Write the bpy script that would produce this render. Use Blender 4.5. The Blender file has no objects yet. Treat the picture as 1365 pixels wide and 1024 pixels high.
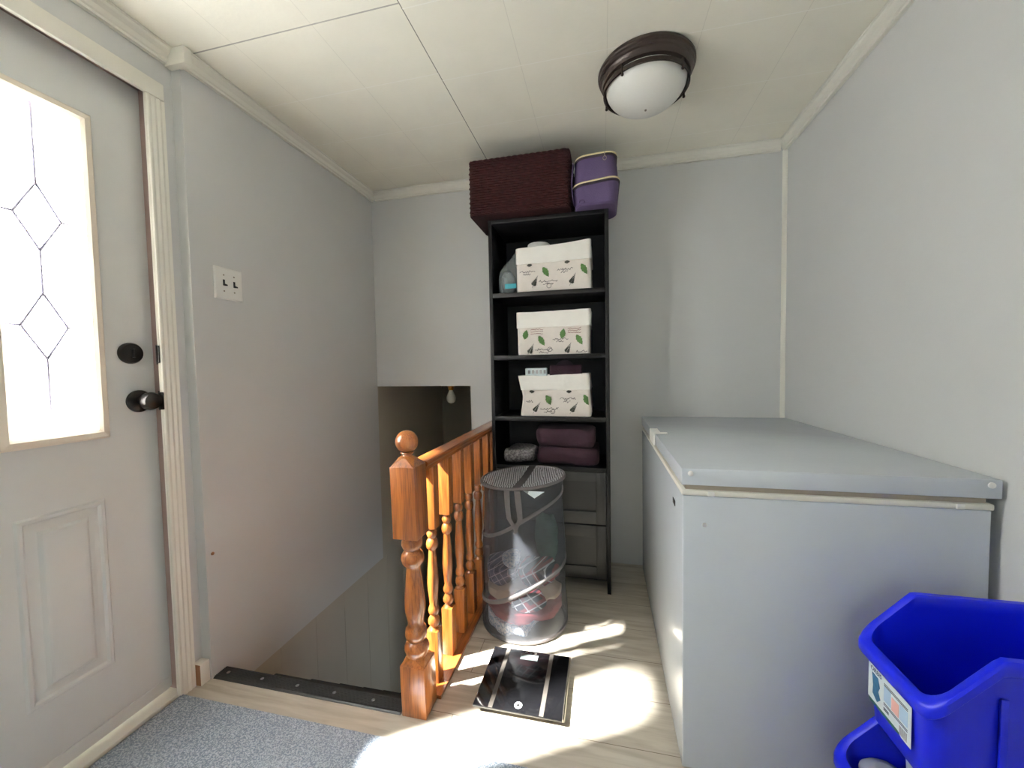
import bpy, bmesh, math, random
from mathutils import Vector, Matrix, noise
random.seed(7)
C = bpy.context.scene.collection
SC = bpy.context.scene
PI = math.pi

# ------------------------------------------------------------------ materials
def rgb(r, g, b):
    f = lambda c: (c / 255 / 12.92) if c / 255 <= .04045 else ((c / 255 + .055) / 1.055) ** 2.4
    return (f(r), f(g), f(b), 1)

def mat(name, col, rough=.5, metal=0, spec=.5, var=0, vscale=8, vstretch=(1, 1, 1), bump=0, bscale=40, bstretch=(1, 1, 1), coat=0):
    m = bpy.data.materials.new(name); m.use_nodes = True
    nt = m.node_tree; p = nt.nodes['Principled BSDF']
    p.inputs['Base Color'].default_value = col
    p.inputs['Roughness'].default_value = rough
    p.inputs['Metallic'].default_value = metal
    p.inputs['Specular IOR Level'].default_value = spec
    p.inputs['Coat Weight'].default_value = coat
    p.inputs['Coat Roughness'].default_value = .12
    tc = nt.nodes.new('ShaderNodeTexCoord')
    def nz(scale, stretch, det=4):
        mp = nt.nodes.new('ShaderNodeMapping'); mp.inputs['Scale'].default_value = stretch
        nt.links.new(tc.outputs['Object'], mp.inputs['Vector'])
        n = nt.nodes.new('ShaderNodeTexNoise'); n.inputs['Scale'].default_value = scale; n.inputs['Detail'].default_value = det
        nt.links.new(mp.outputs['Vector'], n.inputs['Vector'])
        return n
    n = nz(vscale, vstretch)
    r = nt.nodes.new('ShaderNodeValToRGB')
    v = max(var, .02)
    r.color_ramp.elements[0].position = .3; r.color_ramp.elements[1].position = .7
    r.color_ramp.elements[0].color = tuple(c * (1 - v) for c in col[:3]) + (1,)
    r.color_ramp.elements[1].color = tuple(min(1, c * (1 + v)) for c in col[:3]) + (1,)
    nt.links.new(n.outputs['Fac'], r.inputs['Fac']); nt.links.new(r.outputs['Color'], p.inputs['Base Color'])
    if bump:
        b = nt.nodes.new('ShaderNodeBump'); b.inputs['Strength'].default_value = bump; b.inputs['Distance'].default_value = .004
        n2 = nz(bscale, bstretch, 3)
        nt.links.new(n2.outputs['Fac'], b.inputs['Height']); nt.links.new(b.outputs['Normal'], p.inputs['Normal'])
    return m

def wood_mat(name, axis, dark, mid, light):
    m = bpy.data.materials.new(name); m.use_nodes = True
    nt = m.node_tree; p = nt.nodes['Principled BSDF']; L = nt.links.new
    tc = nt.nodes.new('ShaderNodeTexCoord')
    def nz(scale, st, det, dist=0):
        mp = nt.nodes.new('ShaderNodeMapping'); s = [st[0]] * 3; s[axis] = st[1]
        mp.inputs['Scale'].default_value = s; L(tc.outputs['Object'], mp.inputs['Vector'])
        n = nt.nodes.new('ShaderNodeTexNoise'); n.inputs['Scale'].default_value = scale
        n.inputs['Detail'].default_value = det; n.inputs['Distortion'].default_value = dist
        L(mp.outputs['Vector'], n.inputs['Vector']); return n
    a = nz(5, (9, .8), 3, .6); b = nz(10, (30, 1.2), 4)
    r = nt.nodes.new('ShaderNodeValToRGB'); e = r.color_ramp.elements
    e[0].position = .32; e[0].color = dark; e[1].position = .72; e[1].color = light
    k = e.new(.5); k.color = mid
    mx = nt.nodes.new('ShaderNodeMath'); mx.operation = 'MULTIPLY_ADD'; mx.inputs[1].default_value = .55; 
    L(a.outputs['Fac'], mx.inputs[0])
    mb = nt.nodes.new('ShaderNodeMath'); mb.operation = 'MULTIPLY'; mb.inputs[1].default_value = .45; L(b.outputs['Fac'], mb.inputs[0])
    L(mb.outputs[0], mx.inputs[2]); L(mx.outputs[0], r.inputs['Fac']); L(r.outputs['Color'], p.inputs['Base Color'])
    p.inputs['Roughness'].default_value = .32; p.inputs['Coat Weight'].default_value = .5; p.inputs['Coat Roughness'].default_value = .18
    bp = nt.nodes.new('ShaderNodeBump'); bp.inputs['Strength'].default_value = .12; bp.inputs['Distance'].default_value = .002
    L(b.outputs['Fac'], bp.inputs['Height']); L(bp.outputs['Normal'], p.inputs['Normal'])
    return m

def floor_mat():
    m = bpy.data.materials.new('vinyl_planks'); m.use_nodes = True
    nt = m.node_tree; p = nt.nodes['Principled BSDF']; L = nt.links.new
    tc = nt.nodes.new('ShaderNodeTexCoord')
    mp = nt.nodes.new('ShaderNodeMapping'); mp.inputs['Location'].default_value = (.48, -.071, 0)
    L(tc.outputs['Object'], mp.inputs['Vector'])
    br = nt.nodes.new('ShaderNodeTexBrick'); br.inputs['Scale'].default_value = 1
    br.inputs['Brick Width'].default_value = 1.22; br.inputs['Row Height'].default_value = .18
    br.inputs['Mortar Size'].default_value = .0012; br.inputs['Mortar Smooth'].default_value = .3; br.inputs['Bias'].default_value = 0
    br.offset = .37; br.offset_frequency = 2
    br.inputs['Color1'].default_value = rgb(205, 198, 185); br.inputs['Color2'].default_value = rgb(195, 188, 174)
    br.inputs['Mortar'].default_value = rgb(120, 108, 92)
    L(mp.outputs['Vector'], br.inputs['Vector'])
    m2 = nt.nodes.new('ShaderNodeMapping'); m2.inputs['Scale'].default_value = (1.2, 13, 1); L(tc.outputs['Object'], m2.inputs['Vector'])
    n = nt.nodes.new('ShaderNodeTexNoise'); n.inputs['Scale'].default_value = 3.4; n.inputs['Detail'].default_value = 6; n.inputs['Distortion'].default_value = .8
    L(m2.outputs['Vector'], n.inputs['Vector'])
    r = nt.nodes.new('ShaderNodeValToRGB'); e = r.color_ramp.elements
    e[0].position = .3; e[0].color = (.66, .62, .57, 1); e[1].position = .66; e[1].color = (1.0, 1.0, 1.0, 1)
    L(n.outputs['Fac'], r.inputs['Fac'])
    mx = nt.nodes.new('ShaderNodeMix'); mx.data_type = 'RGBA'; mx.blend_type = 'MULTIPLY'; mx.inputs[0].default_value = .8
    L(br.outputs['Color'], mx.inputs[6]); L(r.outputs['Color'], mx.inputs[7]); L(mx.outputs[2], p.inputs['Base Color'])
    p.inputs['Roughness'].default_value = .42
    return m

def ceiling_mat():
    m = mat('ceiling_tile', rgb(240, 237, 223), .75, bump=.15, bscale=60)
    nt = m.node_tree; p = nt.nodes['Principled BSDF']; L = nt.links.new
    ramp = [l for l in nt.links if l.to_socket == p.inputs['Base Color']][0].from_socket
    tc = nt.nodes.new('ShaderNodeTexCoord'); sp = nt.nodes.new('ShaderNodeSeparateXYZ'); L(tc.outputs['Object'], sp.inputs[0])
    def mt(op, a, b=0.0, c=0.0):
        n = nt.nodes.new('ShaderNodeMath'); n.operation = op
        for i, v in enumerate((a, b, c)):
            if isinstance(v, (int, float)): n.inputs[i].default_value = v
            else: L(v, n.inputs[i])
        return n.outputs[0]
    def line(v, off, per, w):       # 1 on a seam
        t = mt('MODULO', mt('ADD', mt('SUBTRACT', v, off), per * 40 + per / 2), per)
        return mt('LESS_THAN', mt('ABSOLUTE', mt('SUBTRACT', t, per / 2)), w)
    X, Y = sp.outputs[0], sp.outputs[1]
    right = mt('GREATER_THAN', X, -.585)
    xs = mt('MULTIPLY', line(X, -.585, .305, .0010), .16)
    yl = mt('MULTIPLY', line(Y, 1.128, .293, .0018), mt('SUBTRACT', 1.0, right))
    yr = mt('MULTIPLY', line(Y, 1.148, .311, .0018), right)
    main = mt('MULTIPLY', mt('LESS_THAN', mt('ABSOLUTE', mt('ADD', X, .585)), .0017), .85)
    first = mt('MULTIPLY', mt('MULTIPLY', mt('LESS_THAN', mt('ABSOLUTE', mt('SUBTRACT', Y, 1.128)), .0022), mt('SUBTRACT', 1.0, right)), .8)
    f = mt('MAXIMUM', mt('MAXIMUM', xs, mt('MULTIPLY', mt('MAXIMUM', yl, yr), 0.0)), mt('MAXIMUM', main, first))
    mx = nt.nodes.new('ShaderNodeMix'); mx.data_type = 'RGBA'
    L(f, mx.inputs[0]); L(ramp, mx.inputs[6]); mx.inputs[7].default_value = rgb(96, 94, 84)
    m2 = nt.nodes.new('ShaderNodeMix'); m2.data_type = 'RGBA'      # pale caulk in the cross seams
    L(mt('MULTIPLY', mt('MAXIMUM', yl, yr), mt('SUBTRACT', 1.0, first)), m2.inputs[0]); L(mx.outputs[2], m2.inputs[6]); m2.inputs[7].default_value = rgb(246, 244, 234)
    L(m2.outputs[2], p.inputs['Base Color'])
    return m

def see_through(name, col, alpha, rough=.4, pattern=0):
    """net or clear film: part of the light goes straight through"""
    m = bpy.data.materials.new(name); m.use_nodes = True
    nt = m.node_tree; p = nt.nodes['Principled BSDF']; L = nt.links.new; out = nt.nodes['Material Output']
    p.inputs['Base Color'].default_value = col; p.inputs['Roughness'].default_value = rough
    t = nt.nodes.new('ShaderNodeBsdfTransparent'); mx = nt.nodes.new('ShaderNodeMixShader')
    mx.inputs[0].default_value = alpha
    if pattern:
        tc = nt.nodes.new('ShaderNodeTexCoord'); mp = nt.nodes.new('ShaderNodeMapping')
        mp.inputs['Rotation'].default_value = (0, 0, .6); L(tc.outputs['Object'], mp.inputs['Vector'])
        ck = nt.nodes.new('ShaderNodeTexChecker'); ck.inputs['Scale'].default_value = pattern
        ck.inputs['Color1'].default_value = (min(1, alpha + .4),) * 3 + (1,); ck.inputs['Color2'].default_value = (max(0, alpha - .4),) * 3 + (1,)
        L(mp.outputs['Vector'], ck.inputs['Vector']); L(ck.outputs['Color'], mx.inputs[0])
    L(t.outputs[0], mx.inputs[1]); L(p.outputs[0], mx.inputs[2]); L(mx.outputs[0], out.inputs['Surface'])
    return m

def pane_mat():
    m = bpy.data.materials.new('obscured_glass'); m.use_nodes = True
    nt = m.node_tree; L = nt.links.new; out = nt.nodes['Material Output']; nt.nodes.remove(nt.nodes['Principled BSDF'])
    t = nt.nodes.new('ShaderNodeBsdfTransparent'); t.inputs[0].default_value = (.96, .98, 1, 1)
    d = nt.nodes.new('ShaderNodeBsdfTranslucent'); d.inputs[0].default_value = (.95, .97, 1, 1)
    g = nt.nodes.new('ShaderNodeBsdfGlossy'); g.inputs['Roughness'].default_value = .05
    a = nt.nodes.new('ShaderNodeMixShader'); a.inputs[0].default_value = .5; L(t.outputs[0], a.inputs[1]); L(d.outputs[0], a.inputs[2])
    b = nt.nodes.new('ShaderNodeMixShader'); b.inputs[0].default_value = .05; L(a.outputs[0], b.inputs[1]); L(g.outputs[0], b.inputs[2])
    L(b.outputs[0], out.inputs['Surface']); return m

def plaid_mat(name, base, c2, c3, sc=(1, 1, 1)):
    m = mat(name, base, .9); nt = m.node_tree; p = nt.nodes['Principled BSDF']; L = nt.links.new
    tc = nt.nodes.new('ShaderNodeTexCoord'); mp = nt.nodes.new('ShaderNodeMapping')
    mp.inputs['Rotation'].default_value = (.3, .5, .4); mp.inputs['Scale'].default_value = sc; L(tc.outputs['Object'], mp.inputs['Vector'])
    prev = None
    for d, per, th, col in (('X', 5, .82, c2), ('Z', 5.5, .84, c2), ('X', 9, .965, c3), ('Z', 8, .965, c3)):
        w = nt.nodes.new('ShaderNodeTexWave'); w.bands_direction = d; w.inputs['Scale'].default_value = per
        L(mp.outputs['Vector'], w.inputs['Vector'])
        g = nt.nodes.new('ShaderNodeMath'); g.operation = 'GREATER_THAN'; g.inputs[1].default_value = th; L(w.outputs['Fac'], g.inputs[0])
        mx = nt.nodes.new('ShaderNodeMix'); mx.data_type = 'RGBA'; L(g.outputs[0], mx.inputs[0])
        if prev: L(prev, mx.inputs[6])
        else: mx.inputs[6].default_value = base
        mx.inputs[7].default_value = col; prev = mx.outputs[2]
    L(prev, p.inputs['Base Color']); return m

def speckle_mat(name, a, b, scale, rough=.95):
    m = mat(name, a, rough); nt = m.node_tree; p = nt.nodes['Principled BSDF']; L = nt.links.new
    tc = nt.nodes.new('ShaderNodeTexCoord')
    n = nt.nodes.new('ShaderNodeTexNoise'); n.inputs['Scale'].default_value = scale; n.inputs['Detail'].default_value = 3
    L(tc.outputs['Object'], n.inputs['Vector'])
    r = nt.nodes.new('ShaderNodeValToRGB'); e = r.color_ramp.elements
    e[0].position = .42; e[0].color = a; e[1].position = .62; e[1].color = b
    L(n.outputs['Fac'], r.inputs['Fac']); L(r.outputs['Color'], p.inputs['Base Color'])
    bp = nt.nodes.new('ShaderNodeBump'); bp.inputs['Strength'].default_value = .5; bp.inputs['Distance'].default_value = .003
    L(n.outputs['Fac'], bp.inputs['Height']); L(bp.outputs['Normal'], p.inputs['Normal'])
    return m

M = {}
M['wall'] = mat('pale_grey_wall_paint', rgb(206, 207, 206), .55, var=.015, vscale=3, bump=.05, bscale=120)
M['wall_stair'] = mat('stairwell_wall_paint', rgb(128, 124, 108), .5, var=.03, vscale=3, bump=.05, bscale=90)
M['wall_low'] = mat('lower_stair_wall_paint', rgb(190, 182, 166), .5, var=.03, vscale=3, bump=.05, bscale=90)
M['ceil'] = ceiling_mat()
M['trim'] = mat('white_trim_paint', rgb(232, 230, 220), .4)
M['door'] = mat('white_door_paint', rgb(216, 218, 216), .4, var=.01, bump=.03, bscale=150)
M['floor'] = floor_mat()
M['mat'] = speckle_mat('blue_grey_carpet', rgb(122, 134, 150), rgb(190, 198, 208), 260)
M['oak_z'] = wood_mat('orange_oak_upright', 2, rgb(84, 40, 14), rgb(142, 80, 32), rgb(174, 108, 50))
M['oak_y'] = wood_mat('orange_oak_rail', 1, rgb(84, 40, 14), rgb(140, 76, 30), rgb(172, 104, 46))
M['black_case'] = mat('black_brown_laminate', rgb(14, 14, 15), .5, spec=.25, var=.08, vscale=4, vstretch=(8, 8, .6))
M['black_drawer'] = mat('black_drawer_front', rgb(30, 30, 29), .5, var=.08, vscale=4, vstretch=(.6, 8, 8))
M['wicker'] = mat('maroon_wicker', rgb(38, 12, 13), .85, spec=.2, var=.35, vscale=60, bump=.4, bscale=200)
M['purple'] = mat('purple_fabric', rgb(74, 61, 93), .85, spec=.3, var=.06, vscale=30, bump=.3, bscale=300)
M['piping'] = mat('pale_yellow_zip', rgb(226, 214, 170), .6)
M['dark_zip'] = mat('dark_zip_tape', rgb(40, 28, 40), .8)
M['linen'] = mat('printed_linen', rgb(226, 219, 212), .9, var=.03, vscale=50, bump=.2, bscale=400)
M['white_cloth'] = mat('white_cotton', rgb(248, 246, 240), .9, var=.015, vscale=20, bump=.2, bscale=60)
M['leaf_green'] = mat('print_leaf_green', rgb(70, 104, 52), .9, var=.25, vscale=200)
M['leaf_dark'] = mat('print_fern_dark', rgb(52, 54, 46), .9, var=.2, vscale=200)
M['ink'] = mat('print_script_ink', rgb(86, 80, 80), .9)
M['ink_red'] = mat('print_script_brown', rgb(140, 98, 92), .9)
M['burgundy'] = mat('burgundy_fleece', rgb(38, 14, 27), .95, var=.15, vscale=40, bump=.5, bscale=120)
M['grey_knit'] = speckle_mat('grey_striped_cloth', rgb(96, 92, 94), rgb(150, 146, 146), 90)
M['film'] = see_through('clear_plastic_film', rgb(215, 228, 230), .22, .2)
M['film_cap'] = mat('grey_plastic_wad', rgb(112, 116, 118), .4, var=.45, vscale=30, bump=.6, bscale=40)
M['teal'] = mat('teal_band', rgb(30, 128, 140), .5)
M['white_plastic'] = mat('white_plastic', rgb(232, 232, 228), .35)
M['freezer'] = mat('freezer_enamel', rgb(198, 205, 212), .2, var=.012, vscale=6, bump=.04, bscale=14)
M['gasket'] = mat('cream_gasket', rgb(226, 224, 214), .5)
M['dark_slot'] = mat('black_plastic', rgb(20, 20, 20), .5)
M['blue'] = mat('blue_recycling_plastic', (.0015, .008, .46, 1), .38, spec=.3, var=.03)
M['label_white'] = mat('label_paper', rgb(226, 238, 240), .5)
M['label_teal'] = mat('label_teal_print', rgb(24, 84, 120), .5, var=.5, vscale=60)
M['label_green'] = mat('label_green_print', rgb(10, 74, 70), .5)
M['label_pink'] = mat('label_pink_print', rgb(232, 178, 170), .5)
M['label_blue'] = mat('label_pale_blue_print', rgb(176, 204, 228), .5)
M['label_ink'] = mat('label_ink', rgb(40, 52, 80), .5)
M['label_grey'] = mat('label_bar_print', rgb(150, 150, 150), .5)
M['bronze'] = mat('oil_rubbed_bronze', rgb(40, 29, 25), .4, metal=.4, var=.15, vscale=20)
M['opal'] = mat('opal_glass', rgb(226, 226, 220), .3, var=.02, vscale=10)
M['black_metal'] = mat('dark_bronze_hardware', rgb(30, 27, 25), .3, metal=.4)
M['black_rubber'] = mat('black_ribbed_rubber', rgb(38, 38, 40), .35, var=.15, vscale=30)
M['tread'] = mat('dark_stair_tread', rgb(34, 32, 32), .8, var=.2, vscale=40)
M['chrome'] = mat('steel', rgb(190, 190, 190), .25, metal=1)
M['scale_glass'] = mat('black_glass', rgb(14, 14, 16), .08, coat=.3)
M['scale_strip'] = mat('brushed_electrode', rgb(92, 87, 82), .45, metal=.4)
M['scale_body'] = mat('silver_plastic', rgb(150, 142, 130), .4, metal=.3)
M['lcd'] = mat('grey_lcd', rgb(120, 132, 130), .25)
M['net'] = see_through('grey_hamper_net', rgb(74, 77, 83), .57, .5)
M['net_lid'] = see_through('hamper_lid_net', rgb(186, 188, 194), .55, .5, 150)
M['band'] = mat('grey_hamper_tape', rgb(84, 80, 80), .75, var=.1, vscale=60)
M['band_dark'] = mat('dark_hamper_tape', rgb(58, 54, 54), .8)
M['red_cloth'] = mat('red_jersey', rgb(158, 52, 62), .9, var=.15, vscale=30, bump=.4, bscale=50)
M['beige_cloth'] = mat('beige_jersey', rgb(226, 200, 178), .9, var=.05, vscale=30, bump=.4, bscale=50)
M['plaid'] = plaid_mat('navy_plaid_flannel', rgb(38, 42, 62), rgb(150, 60, 70), rgb(222, 222, 230))
M['plaid2'] = plaid_mat('violet_plaid_flannel', rgb(96, 92, 116), rgb(70, 70, 92), rgb(196, 176, 190), (1.5, 1.5, 1.5))
M['white_print'] = speckle_mat('white_speckled_cotton', rgb(238, 240, 246), rgb(150, 170, 200), 110)
M['green_cloth'] = mat('dull_green_cotton', rgb(84, 112, 100), .9, var=.2, vscale=30, bump=.4, bscale=50)
M['came'] = mat('lead_came', rgb(112, 110, 130), .6, metal=.1)
M['lite_frame'] = mat('cream_lite_moulding', rgb(238, 228, 212), .45)
M['jamb'] = mat('door_jamb_weatherstrip', rgb(150, 128, 122), .6)
M['pane'] = pane_mat()
M['brass'] = mat('brass_socket', rgb(190, 140, 70), .3, metal=.8)
M['bulb'] = see_through('frosted_bulb', rgb(214, 212, 196), .75, .25)
M['raw_wood'] = mat('raw_wood_end', rgb(140, 98, 66), .8)
M['fern_white'] = M['white_plastic']

# ------------------------------------------------------------------ mesh helpers
class MB:
    def __init__(s): s.bm = bmesh.new(); s.mats = []; s.cur = 0
    def use(s, m):
        if m not in s.mats: s.mats.append(m)
        s.cur = s.mats.index(m); return s
    def _f(s, vs, smooth=False):
        try:
            f = s.bm.faces.new(vs); f.material_index = s.cur; f.smooth = smooth; return f
        except ValueError: return None
    def box(s, x0, x1, y0, y1, z0, z1, bev=0, seg=2):
        b = bmesh.new()
        v = [b.verts.new((x, y, z)) for x in (x0, x1) for y in (y0, y1) for z in (z0, z1)]
        for q in ((0, 1, 3, 2), (4, 6, 7, 5), (0, 4, 5, 1), (2, 3, 7, 6), (0, 2, 6, 4), (1, 5, 7, 3)): b.faces.new([v[i] for i in q])
        if bev: bmesh.ops.bevel(b, geom=b.edges[:], offset=bev, segments=seg, affect='EDGES', profile=.5)
        s.add(b, bool(bev)); return s
    def add(s, b, smooth=False, mtx=None):
        if mtx is not None: bmesh.ops.transform(b, matrix=mtx, verts=b.verts)
        mp = {v: s.bm.verts.new(v.co) for v in b.verts}
        for f in b.faces: s._f([mp[v] for v in f.verts], smooth)
        b.free()
    def rings(s, rings, cap0=True, cap1=True, smooth=True, closed=True):
        R = [[s.bm.verts.new(p) for p in r] for r in rings]
        n = len(R[0])
        for a, b in zip(R, R[1:]):
            for i in range(n if closed else n - 1):
                j = (i + 1) % n; s._f([a[i], a[j], b[j], b[i]], smooth)
        if cap0: s._f(list(reversed(R[0])))
        if cap1: s._f(R[-1])
        return s
    def lathe(s, prof, c=(0, 0, 0), axis='Z', n=32, cap0=True, cap1=True, a0=0, a1=2 * PI):
        rs = []
        for r, h in prof:
            ring = []
            for i in range(n):
                t = a0 + (a1 - a0) * i / n; u, v = r * math.cos(t), r * math.sin(t)
                ring.append({'Z': (c[0] + u, c[1] + v, c[2] + h), 'X': (c[0] + h, c[1] + u, c[2] + v), 'Y': (c[0] + u, c[1] + h, c[2] + v)}[axis])
            rs.append(ring)
        return s.rings(rs, cap0, cap1)
    def tube(s, pts, r, n=8, closed=False, flat=1.0):
        P = [Vector(p) for p in pts]; m = len(P); rs = []
        up = Vector((0, 0, 1))
        for i in range(m):
            a = P[(i - 1) % m] if closed or i > 0 else P[i]; b = P[(i + 1) % m] if closed or i < m - 1 else P[i]
            t = (b - a).normalized()
            ref = up if abs(t.dot(up)) < .95 else Vector((0, 1, 0))
            u = t.cross(ref).normalized(); w = t.cross(u).normalized()
            rs.append([P[i] + u * (r * flat * math.cos(2 * PI * k / n)) + w * (r * math.sin(2 * PI * k / n)) for k in range(n)])
        if closed: rs.append(rs[0])
        return s.rings(rs, not closed, not closed)
    def poly(s, pts): s._f([s.bm.verts.new(p) for p in pts]); return s
    def prism(s, pts, axis, a, b, bev=0):
        """pts: 2D outline; extruded along axis from a to b"""
        def P(p, h): return {'X': (h, p[0], p[1]), 'Y': (p[0], h, p[1]), 'Z': (p[0], p[1], h)}[axis]
        t = bmesh.new()
        A = [t.verts.new(P(p, a)) for p in pts]; B = [t.verts.new(P(p, b)) for p in pts]; n = len(pts)
        for i in range(n): t.faces.new([A[i], A[(i + 1) % n], B[(i + 1) % n], B[i]])
        t.faces.new(list(reversed(A))); t.faces.new(B)
        if bev: bmesh.ops.bevel(t, geom=t.edges[:], offset=bev, segments=2, affect='EDGES')
        s.add(t, bool(bev)); return s

ORG = {}
def obj(name, mb, m=None, parent=None, shift=None, auto=True):
    bmesh.ops.remove_doubles(mb.bm, verts=mb.bm.verts, dist=1e-6)
    bmesh.ops.recalc_face_normals(mb.bm, faces=mb.bm.faces)
    me = bpy.data.meshes.new(name)
    o = bpy.data.objects.new(name, me); C.objects.link(o)
    org = Vector((0, 0, 0))
    if parent is not None: o.parent = parent; org = ORG[parent.name]
    elif shift is not None: org = Vector(shift); o.location = org
    ORG[o.name] = org
    bmesh.ops.translate(mb.bm, verts=mb.bm.verts, vec=-org)
    if auto:
        for e in mb.bm.edges:
            if len(e.link_faces) == 2 and e.calc_face_angle(0) > .7: e.smooth = False
    mb.bm.to_mesh(me); mb.bm.free()
    for x in (mb.mats if mb.mats else [m]): me.materials.append(x)
    return o
def tag(o, label, cat, group=None, kind=None):
    o['label'] = label; o['category'] = cat
    if group: o['group'] = group
    if kind: o['kind'] = kind
    return o
def thing(name, loc, label, cat, group=None, kind=None):
    o = bpy.data.objects.new(name, None); C.objects.link(o); o.location = loc; o.empty_display_size = .05
    ORG[o.name] = Vector(loc); return tag(o, label, cat, group, kind)
def struct(name, mb, m, parent=None):
    o = obj(name, mb, m, parent)
    if parent is None: o['kind'] = 'structure'
    return o
def rrect(cx, cy, hx, hy, r, z, nc=6, ns=6, zf=None):
    """rounded rectangle ring, ns points per straight side"""
    pts = []; r = min(r, hx, hy)
    for k, (sx, sy) in enumerate(((1, -1), (1, 1), (-1, 1), (-1, -1))):
        ox, oy = cx + sx * (hx - r), cy + sy * (hy - r)
        a0 = -PI / 2 + k * PI / 2
        for i in range(nc + 1):
            t = a0 + i / nc * PI / 2; pts.append((ox + r * math.cos(t), oy + r * math.sin(t)))
        nx, ny = ((1, 1), (-1, 1), (-1, -1), (1, -1))[k]
        qx, qy = cx + nx * (hx - r), cy + ny * (hy - r); t = a0 + PI / 2
        ex, ey = qx + r * math.cos(t), qy + r * math.sin(t); bx, by = pts[-1]
        for i in range(1, ns): pts.append((bx + (ex - bx) * i / ns, by + (ey - by) * i / ns))
    return [(x, y, z if zf is None else zf(x, y)) for x, y in pts]
def wob(ring, amp, sc, seed):
    out = []
    for p in ring:
        d = noise.noise_vector(Vector(p) * sc + Vector((seed, seed * 2.3, 0))) * amp
        out.append((p[0] + d.x, p[1] + d.y, p[2] + d.z))
    return out
def blob(mb, c, r, seed, amp=.25, sc=9, n=28, zmin=None, rmax=None, cen=None, lim=None):
    b = bmesh.new(); bmesh.ops.create_uvsphere(b, u_segments=n * 2, v_segments=n, radius=1)
    for v in b.verts:
        p = Vector((v.co.x * r[0], v.co.y * r[1], v.co.z * r[2]))
        q = p + Vector(c)
        k = noise.noise(q * sc + Vector((seed * 3.1, 0, 0))) + .5 * noise.noise(q * sc * 2.3 + Vector((0, seed * 1.7, 0)))
        rid = abs(noise.noise(q * sc * 1.5 + Vector((seed, seed, 0))))
        p = p * (1 + amp * (k - rid * .6))
        q = p + Vector(c)
        if zmin is not None and q.z < zmin: q.z = zmin
        if rmax is not None:
            d = Vector((q.x - cen[0], q.y - cen[1])); 
            if d.length > rmax: d = d.normalized() * rmax; q.x, q.y = cen[0] + d.x, cen[1] + d.y
        if lim: q = Vector([min(max(q[i], lim[2 * i]), lim[2 * i + 1]) for i in range(3)])
        v.co = q
    mb.add(b, True); return mb

# ------------------------------------------------------------------ room dimensions (metres; camera stands at x=0, y=0)
XL, XD, XS, XR = -1.399, -1.44, -1.485, .898     # stair wall, door wall, door face, right wall
YB, YF, ZC = 2.26, -1.9, 2.215
OPX, OPZ = -.775, 1.01                            # opening over the stairs in the back wall
YN = 1.15                                         # stair edge
struct('floor', MB().box(XD - .12, XR, YF, YN, -.2, 0).box(-.66, XR, YN, YB, -.2, 0), M['floor'])
struct('ceiling', MB().box(XD - .12, XR + .1, YF, YB + .1, ZC, ZC + .1), M['ceil'])
w = MB()
w.box(XL - .15, XL, 1.11, YB, -.105, ZC)
struct('wall_left', w, M['wall'])
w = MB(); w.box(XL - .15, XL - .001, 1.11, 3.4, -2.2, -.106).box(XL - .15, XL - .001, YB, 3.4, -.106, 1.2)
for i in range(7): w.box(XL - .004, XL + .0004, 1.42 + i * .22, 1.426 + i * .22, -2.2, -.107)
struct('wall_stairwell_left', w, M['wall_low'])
w = MB(); w.box(XD - .12, XD, YF, .15, 0, ZC).box(XD - .12, XD, 1.052, 1.112, 0, ZC).box(XD - .12, XD, .15, 1.052, 2.066, ZC)
struct('wall_door_side', w, M['wall'])
w = MB(); w.box(XL - .1, OPX, YB, YB + .1, OPZ, ZC).box(OPX, XR, YB, YB + .1, -.2, ZC)
struct('wall_back', w, M['wall'])
struct('wall_right', MB().box(XR, XR + .1, YF, YB + .1, -.2, ZC), M['wall'])
# wall behind the photographer, with a wide window
w = MB(); w.box(XD - .12, -.3, YF - .1, YF, -.2, ZC).box(.3, XR, YF - .1, YF, -.2, ZC).box(-.3, .3, YF - .1, YF, -.2, 1.0).box(-.3, .3, YF - .1, YF, 2.0, ZC)
struct('wall_front', w, M['wall'])
wf = MB()
wf.box(-.30, -.25, YF - .08, YF - .02, 1.0, 2.0).box(.25, .30, YF - .08, YF - .02, 1.0, 2.0).box(-.25, .25, YF - .08, YF - .02, 1.0, 1.05).box(-.25, .25, YF - .08, YF - .02, 1.95, 2.0).box(-.02, .02, YF - .08, YF - .02, 1.05, 1.95)
struct('window_1', wf, M['trim'])
# stairwell beyond and below
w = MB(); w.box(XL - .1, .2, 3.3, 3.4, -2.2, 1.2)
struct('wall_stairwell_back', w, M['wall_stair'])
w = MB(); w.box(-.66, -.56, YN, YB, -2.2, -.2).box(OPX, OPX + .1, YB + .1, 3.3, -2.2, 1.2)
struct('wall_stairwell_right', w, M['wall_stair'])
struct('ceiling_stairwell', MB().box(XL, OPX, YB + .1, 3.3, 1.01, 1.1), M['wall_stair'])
struct('floor_stairwell', MB().box(XL, .2, YN, 3.3, -2.3, -2.2), M['wall_stair'])

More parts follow.
